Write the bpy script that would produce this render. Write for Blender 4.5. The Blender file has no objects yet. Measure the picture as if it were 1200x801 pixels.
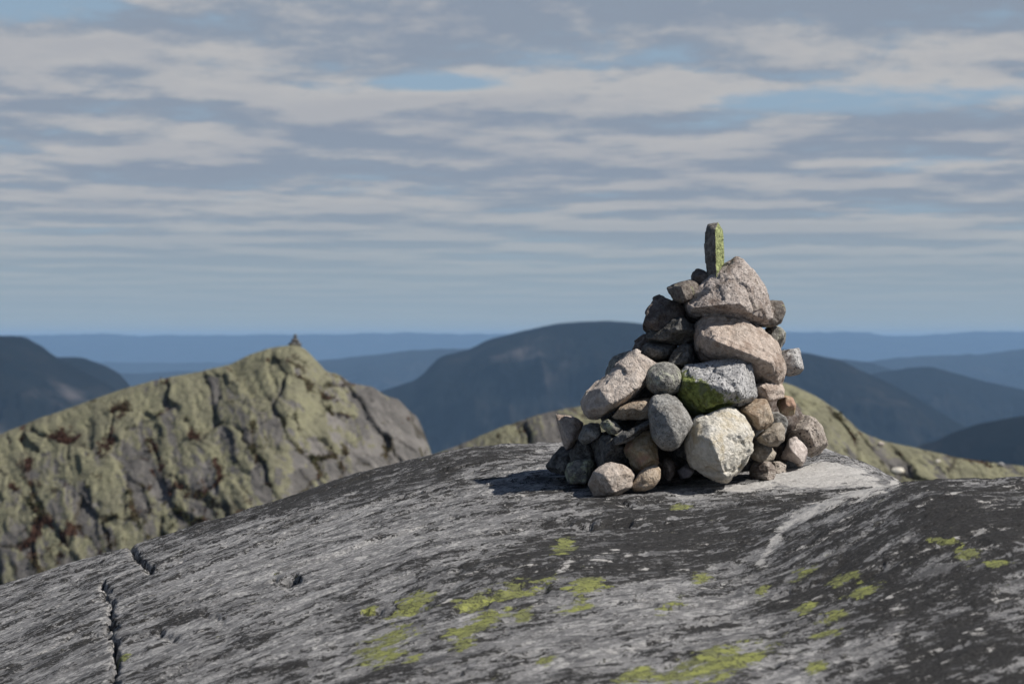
import bpy, bmesh, math, random
import numpy as np
from mathutils import Vector

# ------------------------------------------------------------------ basics
scene = bpy.context.scene
COL = scene.collection
F = 2833.0                      # 85 mm lens on a 36 mm sensor, in photo pixels (1200 wide)
HC = 0.73                       # eye height above the foot of the cairn
rng = np.random.default_rng(7)
random.seed(7)


def W(px, py, Y):
    """the point at distance Y seen in that direction from the photographer's spot"""
    return ((px - 600.0) / F * Y, Y, HC - (py - 400.5) / F * Y)


# ------------------------------------------------------------------ numpy noise
_perm = np.random.default_rng(11).permutation(256)
_perm = np.concatenate([_perm, _perm, _perm])
_grad = np.random.default_rng(12).normal(size=(256, 3))
_grad /= np.linalg.norm(_grad, axis=1)[:, None]


def perlin(p):
    p = np.asarray(p, float)
    i = np.floor(p).astype(np.int64)
    f = p - i
    i &= 255
    u = f * f * f * (f * (f * 6 - 15) + 10)
    out = np.zeros(len(p))
    for dx in (0, 1):
        wx = u[:, 0] if dx else 1 - u[:, 0]
        for dy in (0, 1):
            wy = u[:, 1] if dy else 1 - u[:, 1]
            for dz in (0, 1):
                wz = u[:, 2] if dz else 1 - u[:, 2]
                h = _perm[_perm[_perm[(i[:, 0] + dx) & 255] + ((i[:, 1] + dy) & 255)] + ((i[:, 2] + dz) & 255)]
                g = _grad[h]
                out += wx * wy * wz * (g[:, 0] * (f[:, 0] - dx) + g[:, 1] * (f[:, 1] - dy) + g[:, 2] * (f[:, 2] - dz))
    return out * 1.6


def fbm(p, octaves=4, lac=2.03, gain=0.5, ridged=False):
    p = np.asarray(p, float)
    a, s, t = 1.0, 0.0, 0.0
    q = p.copy()
    for k in range(octaves):
        n = perlin(q + 17.3 * k)
        if ridged:
            n = 1 - 2 * np.abs(n)
        s = s + a * n
        t += a
        a *= gain
        q = q * lac
    return s / t


def fbm2(x, y, sx=1.0, sy=1.0, seed=0.0, **k):
    return fbm(np.stack([x * sx, y * sy, np.full(x.shape, seed * 3.17 + 0.5)], -1), **k)


_rnd = np.random.default_rng(21).random((65536, 5))


def facets(p, seed=0):
    """broken faces: space split into irregular cells, each with its own tilted plane.
    returns height, distance to the joint, random tone of the cell"""
    p = np.asarray(p, float)
    dim = p.shape[1]
    i0 = np.floor(p).astype(np.int64)
    best = np.full(len(p), 1e9)
    second = np.full(len(p), 1e9)
    hgt = np.zeros(len(p))
    tone = np.zeros(len(p))
    for k in range(3 ** dim):
        o = [(k // 3 ** j) % 3 - 1 for j in range(dim)]
        c = i0 + np.array(o)
        h = c[:, 0] * 73856093 + c[:, 1] * 19349663 + (c[:, 2] * 83492791 if dim == 3 else 0) + seed * 7919
        r = _rnd[(h ^ (h >> 13)) & 65535]
        d = p - c - r[:, :dim] * 0.9
        dist = (d * d).sum(1)
        t = ((r[:, 3] * 7.3) % 1.0 - 0.5) + 0.9 * (((r[:, 4] * 5.1) % 1.0 - 0.5) * d[:, 0] + ((r[:, 0] * 9.7) % 1.0 - 0.5) * d[:, 1] + (((r[:, 1] * 3.9) % 1.0 - 0.5) * d[:, 2] if dim == 3 else 0))
        nb = dist < best
        second = np.where(nb, best, np.minimum(second, dist))
        best = np.where(nb, dist, best)
        hgt = np.where(nb, t, hgt)
        tone = np.where(nb, r[:, 4], tone)
    return hgt, np.sqrt(second) - np.sqrt(best), tone


def sstep(a, b, x):
    t = np.clip((x - a) / (b - a), 0, 1)
    return t * t * (3 - 2 * t)


def smooth_interp(xs, ys, x, sigma):
    """a smoothed polyline"""
    lo, hi = xs[0] - 6 * sigma, xs[-1] + 6 * sigma
    g = np.linspace(lo, hi, 1400)
    v = np.interp(g, xs, ys)
    # linear extrapolation at the ends
    v = np.where(g < xs[0], ys[0] + (g - xs[0]) * (ys[1] - ys[0]) / (xs[1] - xs[0]), v)
    v = np.where(g > xs[-1], ys[-1] + (g - xs[-1]) * (ys[-1] - ys[-2]) / (xs[-1] - xs[-2]), v)
    n = max(1, int(3 * sigma / (g[1] - g[0])))
    k = np.exp(-0.5 * (np.arange(-n, n + 1) * (g[1] - g[0]) / sigma) ** 2)
    k /= k.sum()
    vp = np.concatenate([v[0] + (v[1] - v[0]) * np.arange(-n, 0), v, v[-1] + (v[-1] - v[-2]) * np.arange(1, n + 1)])
    return np.interp(x, g, np.convolve(vp, k, 'valid'))


# ------------------------------------------------------------------ mesh helpers
def mesh_from(name, verts, faces, smooth=True):
    me = bpy.data.meshes.new(name)
    verts = np.asarray(verts, np.float32)
    faces = np.asarray(faces, np.int32)
    n = faces.shape[1]
    me.vertices.add(len(verts))
    me.vertices.foreach_set('co', verts.ravel())
    me.loops.add(faces.size)
    me.loops.foreach_set('vertex_index', faces.ravel())
    me.polygons.add(len(faces))
    me.polygons.foreach_set('loop_start', np.arange(0, faces.size, n, dtype=np.int32))
    me.polygons.foreach_set('use_smooth', np.full(len(faces), smooth))
    me.update(calc_edges=True)
    me.validate()
    return me


def grid_faces(nx, ny):
    a = (np.arange(ny - 1)[:, None] * nx + np.arange(nx - 1)[None, :]).ravel()
    return np.stack([a, a + 1, a + nx + 1, a + nx], -1)


def attr(me, name, vals):
    at = me.attributes.new(name, 'FLOAT', 'POINT')
    at.data.foreach_set('value', np.asarray(vals, np.float32))


def link(name, me, mat=None, kind=None, label=None, cat=None, group=None, loc=None):
    o = bpy.data.objects.new(name, me)
    COL.objects.link(o)
    if mat:
        me.materials.append(mat)
    if loc is not None:
        o.location = loc
    if kind:
        o['kind'] = kind
    if label:
        o['label'] = label
    if cat:
        o['category'] = cat
    if group:
        o['group'] = group
    return o


# ------------------------------------------------------------------ node helpers
class NT:
    def __init__(self, tree):
        self.t = tree
        self.n = tree.nodes
        self.l = tree.links

    def new(self, typ, props=None, **ins):
        nd = self.n.new(typ)
        for k, v in (props or {}).items():
            setattr(nd, k, v)
        for k, v in ins.items():
            self.set(nd, k, v)
        return nd

    def set(self, nd, key, v):
        s = nd.inputs[int(key[1:])] if key[0] == '_' and key[1:].isdigit() else nd.inputs[key.replace('_', ' ')]
        if hasattr(v, 'is_linked') or isinstance(v, bpy.types.NodeSocket):
            self.l.new(v, s)
        else:
            s.default_value = v

    def math(self, op, a, b=0.0, c=0.0, clamp=False):
        nd = self.n.new('ShaderNodeMath')
        nd.operation = op
        nd.use_clamp = clamp
        for i, v in enumerate((a, b, c)):
            self.set(nd, '_%d' % i, v)
        return nd.outputs[0]

    def vmath(self, op, a, b=(0, 0, 0)):
        nd = self.n.new('ShaderNodeVectorMath')
        nd.operation = op
        self.set(nd, '_0', a)
        if op == 'SCALE':
            self.set(nd, 'Scale', b)
        else:
            self.set(nd, '_1', b)
        return nd.outputs[0]

    def ramp(self, x, a, b):
        """smooth 0..1 between a and b"""
        nd = self.n.new('ShaderNodeMapRange')
        nd.interpolation_type = 'SMOOTHSTEP'
        self.set(nd, '_0', x)
        nd.inputs[1].default_value = a
        nd.inputs[2].default_value = b
        return nd.outputs[0]

    def mix(self, f, a, b):
        nd = self.n.new('ShaderNodeMix')
        nd.data_type = 'RGBA'
        self.set(nd, '_0', f)
        for i, v in ((6, a), (7, b)):
            if isinstance(v, tuple):
                nd.inputs[i].default_value = (v[0], v[1], v[2], 1)
            else:
                self.l.new(v, nd.inputs[i])
        return nd.outputs[2]

    def noise(self, vec, scale, detail=4.0, rough=0.55, dist=0.0, dim='3D'):
        nd = self.n.new('ShaderNodeTexNoise')
        nd.noise_dimensions = dim
        self.set(nd, 'Vector', vec)
        nd.inputs['Scale'].default_value = scale
        nd.inputs['Detail'].default_value = detail
        nd.inputs['Roughness'].default_value = rough
        nd.inputs['Distortion'].default_value = dist
        return nd.outputs[0]

    def attr(self, name):
        nd = self.n.new('ShaderNodeAttribute')
        nd.attribute_name = name
        return nd.outputs['Fac']


def new_mat(name):
    m = bpy.data.materials.new(name)
    m.use_nodes = True
    m.node_tree.nodes.clear()
    return m, NT(m.node_tree)


def finish(t, color, height=None, dist=0.01, rough=0.9, spec=0.25, strength=1.0):
    b = t.new('ShaderNodeBsdfPrincipled')
    t.set(b, 'Base Color', color)
    t.set(b, 'Roughness', rough)
    b.inputs['Specular IOR Level'].default_value = spec
    if height is not None:
        bp = t.new('ShaderNodeBump')
        bp.inputs['Strength'].default_value = strength
        bp.inputs['Distance'].default_value = dist
        t.set(bp, 'Height', height)
        t.l.new(bp.outputs[0], b.inputs['Normal'])
    o = t.new('ShaderNodeOutputMaterial')
    t.l.new(b.outputs[0], o.inputs[0])


def stone_mat(name, c1, c2, speck=(0.06, 0.055, 0.05), speck_amt=0.4, speck_scale=150, stain=None, stain_amt=0.0,
              lichen=None, lichen_amt=0.0, low_lichen=None, side=False, stripes=0.0, patch_scale=9.0, vein=0.0, bump=0.006):
    m, t = new_mat(name)
    tc = t.new('ShaderNodeTexCoord').outputs['Object']
    oi = t.new('ShaderNodeObjectInfo').outputs['Random']
    off = t.new('ShaderNodeCombineXYZ')
    t.set(off, 'X', t.math('MULTIPLY', oi, 31.0))
    t.set(off, 'Y', t.math('MULTIPLY', oi, 17.0))
    t.set(off, 'Z', t.math('MULTIPLY', oi, 53.0))
    v = t.vmath('ADD', tc, off.outputs[0])
    big = t.noise(v, patch_scale, 5, 0.6, 0.4)
    med = t.noise(v, 34, 5, 0.65)
    fine = t.noise(v, speck_scale, 3, 0.65)
    fine2 = t.noise(t.vmath('ADD', v, (5.2, 1.3, 9.1)), speck_scale * 0.45, 4, 0.7)
    col = t.mix(t.ramp(big, 0.36, 0.64), c1, c2)
    # mineral grain: brighter and darker crystals
    grain = t.ramp(med, 0.3, 0.7)
    lo = t.mix(0.42, col, speck)
    hi = t.mix(0.2, col, (0.78, 0.75, 0.7))
    col = t.mix(grain, lo, hi)
    sp = t.math('MULTIPLY', t.ramp(fine, 0.54, 0.62), min(1.0, speck_amt * 1.25))
    col = t.mix(sp, col, speck)
    sp2 = t.math('MULTIPLY', t.ramp(fine2, 0.60, 0.68), speck_amt * 0.7)
    col = t.mix(sp2, col, speck)
    if stripes:
        w = t.noise(t.vmath('MULTIPLY', t.vmath('ADD', v, t.vmath('SCALE', off.outputs[0], 0.1)), (14, 14, 95)), 1.0, 4, 0.6, 0.6)
        col = t.mix(t.math('MULTIPLY', t.ramp(w, 0.42, 0.62), stripes), col, speck)
    if vein:
        w = t.noise(v, 6, 6, 0.6, 1.0)
        w = t.math('ABSOLUTE', t.math('SUBTRACT', w, 0.5))
        col = t.mix(t.math('MULTIPLY', t.ramp(w, 0.012, 0.0), vein), col, speck)
    if stain:
        s = t.noise(t.vmath('ADD', v, (3.1, 8.2, 4.4)), 7, 6, 0.62, 0.5)
        col = t.mix(t.math('MULTIPLY', t.ramp(s, 0.5, 0.63), stain_amt), col, stain)
    if lichen:
        s = t.noise(t.vmath('ADD', v, (9.7, 2.2, 1.4)), 16, 7, 0.68, 0.3)
        e = 0.72 - 0.3 * lichen_amt
        lc = t.mix(t.ramp(fine2, 0.4, 0.62), lichen, tuple(c * 0.45 for c in lichen))
        if side:
            # the crust keeps to the face on the right
            nx_ = t.new('ShaderNodeSeparateXYZ')
            t.set(nx_, 'Vector', t.new('ShaderNodeTexCoord').outputs['Normal'])
            s = t.math('ADD', t.math('MULTIPLY', s, 0.5), t.math('MULTIPLY', nx_.outputs['X'], 0.75))
        col = t.mix(t.ramp(s, e, e + 0.05), col, lc)
    if low_lichen:
        # yellow-green crust that grows over the lower half of the stone
        sx = t.new('ShaderNodeSeparateXYZ')
        t.set(sx, 'Vector', tc)
        s = t.noise(v, 14, 6, 0.65)
        h = t.math('ADD', t.math('MULTIPLY', sx.outputs['Z'], -8.5), t.math('MULTIPLY', t.math('SUBTRACT', s, 0.5), 2.2))
        h = t.math('SUBTRACT', h, t.math('ADD', t.math('MULTIPLY', sx.outputs['X'], 5.5), 0.22))
        lc = t.mix(t.ramp(fine2, 0.38, 0.62), low_lichen, tuple(c * 0.4 for c in low_lichen))
        lc = t.mix(t.ramp(s, 0.5, 0.62), lc, (0.17, 0.19, 0.1))
        col = t.mix(t.ramp(h, -0.12, 0.12), col, lc)
    hgt = t.math('ADD', t.math('MULTIPLY', med, 0.7), t.math('MULTIPLY', fine2, 0.35))
    hgt = t.math('ADD', hgt, t.math('MULTIPLY', fine, 0.15))
    finish(t, col, hgt, bump * 5.0, 0.92, 0.2, 1.0)
    return m


M = {}
M['pink'] = stone_mat('pinkish_gneiss', (0.65, 0.525, 0.435), (0.56, 0.46, 0.385), (0.09, 0.07, 0.06), 0.35, 150, (0.22, 0.15, 0.11), 0.55)
M['mauve'] = stone_mat('mauve_gneiss', (0.50, 0.42, 0.375), (0.59, 0.505, 0.45), (0.07, 0.06, 0.055), 0.6, 130, (0.18, 0.13, 0.10), 0.7, (0.3, 0.3, 0.16), 0.22, vein=0.5)
M['pinkpale'] = stone_mat('pale_pink_gneiss', (0.70, 0.60, 0.52), (0.60, 0.515, 0.45), (0.1, 0.08, 0.07), 0.3, 150, (0.27, 0.22, 0.18), 0.5)
M['grey'] = stone_mat('grey_gneiss', (0.23, 0.226, 0.215), (0.38, 0.37, 0.35), (0.05, 0.05, 0.048), 0.5, 110, (0.11, 0.1, 0.085), 0.5, (0.36, 0.36, 0.32), 0.3)
M['greylichen'] = stone_mat('lichened_grey_gneiss', (0.20, 0.195, 0.18), (0.32, 0.31, 0.28), (0.045, 0.045, 0.04), 0.7, 100, None, 0, (0.44, 0.44, 0.36), 0.66)
M['granite'] = stone_mat('speckled_granite', (0.55, 0.53, 0.52), (0.45, 0.435, 0.42), (0.045, 0.045, 0.05), 0.95, 85, (0.22, 0.21, 0.2), 0.3)
M['granitegreen'] = stone_mat('speckled_granite_with_lichen', (0.56, 0.55, 0.55), (0.46, 0.45, 0.445), (0.045, 0.045, 0.05), 0.95, 85, (0.2, 0.2, 0.17), 0.3,
                              low_lichen=(0.25, 0.29, 0.085))
M['white'] = stone_mat('white_quartz', (0.80, 0.76, 0.68), (0.74, 0.70, 0.61), (0.3, 0.26, 0.19), 0.12, 140, (0.46, 0.37, 0.22), 0.6, vein=0.35, patch_scale=6)
M['cream'] = stone_mat('cream_feldspar', (0.66, 0.56, 0.475), (0.58, 0.49, 0.415), (0.12, 0.1, 0.09), 0.25, 140, (0.3, 0.22, 0.15), 0.45, vein=0.5)
M['blush'] = stone_mat('blush_feldspar', (0.70, 0.61, 0.56), (0.64, 0.56, 0.51), (0.2, 0.15, 0.13), 0.2, 150, None, 0, vein=0.4)
M['tan'] = stone_mat('tan_sandstone', (0.53, 0.425, 0.31), (0.45, 0.35, 0.255), (0.12, 0.08, 0.05), 0.4, 120, (0.22, 0.14, 0.08), 0.45)
M['ochre'] = stone_mat('ochre_stone', (0.42, 0.315, 0.17), (0.46, 0.36, 0.22), (0.13, 0.08, 0.04), 0.25, 120, (0.4, 0.25, 0.19), 0.8, patch_scale=5)
M['dun'] = stone_mat('dun_stone', (0.42, 0.355, 0.275), (0.34, 0.29, 0.225), (0.08, 0.065, 0.05), 0.35, 120, (0.16, 0.12, 0.09), 0.4)
M['brown'] = stone_mat('brown_schist', (0.14, 0.1, 0.08), (0.105, 0.08, 0.068), (0.05, 0.04, 0.035), 0.4, 120, (0.08, 0.06, 0.05), 0.5)
M['brownlichen'] = stone_mat('brown_schist_with_lichen', (0.17, 0.135, 0.11), (0.13, 0.11, 0.095), (0.05, 0.04, 0.035), 0.5, 120, None, 0, (0.34, 0.34, 0.2), 0.45)
M['dark'] = stone_mat('dark_amphibolite', (0.075, 0.073, 0.07), (0.055, 0.054, 0.053), (0.025, 0.025, 0.024), 0.5, 120, (0.06, 0.055, 0.045), 0.4, (0.2, 0.2, 0.17), 0.2)
M['mottled'] = stone_mat('mottled_gneiss', (0.48, 0.41, 0.34), (0.39, 0.33, 0.28), (0.07, 0.06, 0.055), 0.85, 75, (0.2, 0.165, 0.14), 0.6, (0.38, 0.36, 0.27), 0.3)
M['striped'] = stone_mat('striped_gneiss', (0.40, 0.345, 0.295), (0.34, 0.29, 0.25), (0.13, 0.1, 0.085), 0.3, 130, None, 0, stripes=0.75)
M['lilac'] = stone_mat('lilac_quartz', (0.34, 0.32, 0.36), (0.3, 0.28, 0.31), (0.12, 0.11, 0.12), 0.3, 130)
M['stele'] = stone_mat('yellow_lichen_slab', (0.15, 0.13, 0.11), (0.19, 0.165, 0.14), (0.05, 0.045, 0.04), 0.5, 120, None, 0, (0.38, 0.42, 0.19), 0.62, side=True)
M['halfgreen'] = stone_mat('grey_stone_with_pale_lichen', (0.22, 0.21, 0.19), (0.17, 0.165, 0.15), (0.05, 0.05, 0.04), 0.5, 110, None, 0, (0.42, 0.43, 0.31), 0.8)


# ------------------------------------------------------------------ the rock dome under the cairn
def dome_profile(Y):
    ys = [-8, 0, 3, 5, 7, 9, 11.6, 13, 14.0, 14.9, 16, 18, 21, 26, 34, 60]
    zs = [-2.6, -1.62, -1.36, -1.16, -1.0, -0.868, -0.72, -0.65, -0.61, -0.605, -0.68, -0.98, -1.8, -4.2, -9.5, -30]
    return smooth_interp(ys, zs, Y, 0.55)


def dome_side(x):
    xs = [-30, -12, -6, -4, -3.07, -2.56, -2.05, -1.54, -1.02, -0.51, 0.0, 1.0]
    zs = [-22, -6.2, -2.1, -1.17, -0.85, -0.705, -0.535, -0.375, -0.216, -0.09, 0.0, 0.0]
    return smooth_interp(xs, zs, x, 0.22)


def dome_base(x, Y):
    z = HC + dome_profile(Y) + dome_side(x)
    r = np.maximum(0, x - 1.72)
    far = sstep(11.0, 12.0, Y)
    z = z - far * (0.55 * r ** 1.5) - (1 - far) * 0.10 * np.maximum(0, x - 2.4) ** 1.7
    # the swell in front at the right
    z = z + 0.27 * np.exp(-0.5 * ((Y - 9.75) / np.where(Y < 9.75, 1.75, 0.62)) ** 2) * sstep(0.75, 1.75, x)
    z = z + 0.05 * np.exp(-0.5 * (((x - 1.5) / 0.45) ** 2 + ((Y - 12.4) / 0.7) ** 2))
    return z


def dome_z0(x, Y):
    return float(dome_base(np.array([x], float), np.array([Y], float))[0])


def ground_Y(px, py, lo=5.0, hi=15.0):
    """distance at which that direction meets the rock"""
    Ys = np.linspace(lo, hi, 600)
    xs = (px - 600) / F * Ys
    d = dome_base(xs, Ys) - (HC - (py - 400.5) / F * Ys)
    i = np.argmax(d > 0)
    return float(Ys[i]) if d[i] > 0 else None


# ------------------------------------------------------------------ the stones
def hull_points(poly, Yc, T, p=2.6, extra=None, front=True, jit=0.0, lean=0.35, R=None):
    """points of a convex lump: traced outline at its own distance, real thickness in front of and behind it"""
    P = np.array(poly, float)
    if not front:
        lean = 0.0
    c = P.mean(0)
    pts = []
    levels = (-1, -0.8, -0.45, 0, 0.45, 0.8, 1) if front else (-0.35, 0, 0.45, 0.8, 1)
    for tt in levels:
        s = (1 - abs(tt) ** p) ** (1.0 / p) if abs(tt) < 1 else 0.0
        s = max(s, 0.22 if p < 2.5 else 0.5)
        if abs(tt) < 0.01:
            s = 1.0
        for q in P:
            a = c + (q - c) * s
            Y = Yc + tt * T / 2 + (R.normal() * jit if R is not None else 0) + lean * (c[1] - a[1]) * Yc / F
            pts.append(W(a[0], a[1], Y))
    for (ex, ey, dy) in (extra or []):
        pts.append(W(ex, ey, Yc + dy * 1.25))
    return pts


def hull_bm(bm, pts, cuts=0, R=None):
    vs = [bm.verts.new(p) for p in pts]
    r = bmesh.ops.convex_hull(bm, input=vs, use_existing_faces=False)
    bad = [g for g in set(r['geom_interior']) | set(r['geom_unused']) if isinstance(g, bmesh.types.BMVert) and g.is_valid]
    bmesh.ops.delete(bm, geom=bad, context='VERTS')


def cut_points(pts, n, R, amount):
    """break n chips off a convex lump: flat faces at odd angles"""
    pts = np.array(pts)
    for _ in range(n):
        d = R.normal(size=3)
        d[1] = -abs(d[1]) * 0.8
        d /= np.linalg.norm(d)
        h = pts @ d
        hi, lo = h.max(), h.min()
        lim = hi - amount * (hi - lo) * R.uniform(0.5, 1.0)
        bm = bmesh.new()
        hull_bm(bm, [tuple(p) for p in pts])
        bmesh.ops.bisect_plane(bm, geom=bm.verts[:] + bm.edges[:] + bm.faces[:], plane_co=tuple(d * lim), plane_no=tuple(d), clear_outer=True)
        pts = np.array([v.co[:] for v in bm.verts])
        bm.free()
    return pts


def make_stone(pieces, voxel=0.006, smooth=3, amp=0.006, freq=9.0, seed=0, center=None, layered=0.0, chip=1.0):
    bm = bmesh.new()
    for pts in pieces:
        hull_bm(bm, [tuple(p) for p in pts])
    bmesh.ops.recalc_face_normals(bm, faces=bm.faces)
    me = bpy.data.meshes.new('stone')
    bm.to_mesh(me)
    bm.free()
    ob = bpy.data.objects.new('tmp', me)
    COL.objects.link(ob)
    md = ob.modifiers.new('r', 'REMESH')
    md.mode = 'VOXEL'
    md.voxel_size = voxel
    dg = bpy.context.evaluated_depsgraph_get()
    out = bpy.data.meshes.new_from_object(ob.evaluated_get(dg))
    bpy.data.objects.remove(ob)
    bpy.data.meshes.remove(me)
    n = len(out.vertices)
    co = np.empty(n * 3)
    out.vertices.foreach_get('co', co)
    co = co.reshape(-1, 3)
    e = np.empty(len(out.edges) * 2, np.int64)
    out.edges.foreach_get('vertices', e)
    e = e.reshape(-1, 2)
    deg = np.bincount(e.ravel(), minlength=n).astype(float)[:, None]
    lo0, hi0 = co.min(0), co.max(0)

    def lap(c):
        s = np.zeros_like(c)
        for k in range(3):
            s[:, k] = np.bincount(e[:, 0], c[e[:, 1], k], n) + np.bincount(e[:, 1], c[e[:, 0], k], n)
        return s / deg
    for _ in range(smooth):
        co = co + 0.6 * (lap(co) - co)
    lo1, hi1 = co.min(0), co.max(0)
    co = (co - lo1) / (hi1 - lo1) * (hi0 - lo0) + lo0          # smoothing must not shrink the stone
    out.vertices.foreach_set('co', co.ravel())
    out.update()
    nr = np.empty(n * 3)
    out.vertices.foreach_get('normal', nr)
    nr = nr.reshape(-1, 3)
    q = co + seed * 7.31
    chip *= min(1.0, float((hi0 - lo0)[[0, 2]].min()) / 0.22)
    amp *= min(1.0, 0.4 + 0.6 * float((hi0 - lo0)[[0, 2]].min()) / 0.22)
    d = fbm(q * freq, 5, gain=0.5) * amp * 1.0
    rid = fbm(q * freq * 0.8 + 40, 3, ridged=True)
    if chip:
        warp = q + 0.02 * np.stack([perlin(q * 12), perlin(q * 12 + 50), perlin(q * 12 + 90)], -1)
        f1, e1, _ = facets(warp * 6.0, seed)
        f2, e2, _ = facets(warp * 15.0, seed + 5)
        d += chip * (f1 * 0.020 + f2 * 0.008)
        d -= chip * 0.003 * np.exp(-(e1 / 0.04) ** 2)
    d += np.minimum(0, rid - 0.25) * amp * 0.9
    d -= sstep(0.34, 0.5, perlin(q * freq * 2.2 + 9)) * amp * 0.7           # pits and broken corners
    if layered:
        d += np.sign(np.sin((q[:, 2] * 0.9 + q[:, 0] * 0.25 + 0.02 * perlin(q * 9)) * 150)) * layered
    co = co + nr * d[:, None]
    c = co.mean(0) if center is None else np.array(center)
    out.vertices.foreach_set('co', (co - c).ravel())
    out.polygons.foreach_set('use_smooth', np.ones(len(out.polygons), bool))
    out.update()
    return out, c


CAIRN = 'loose stones stacked in the summit cairn'
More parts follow.
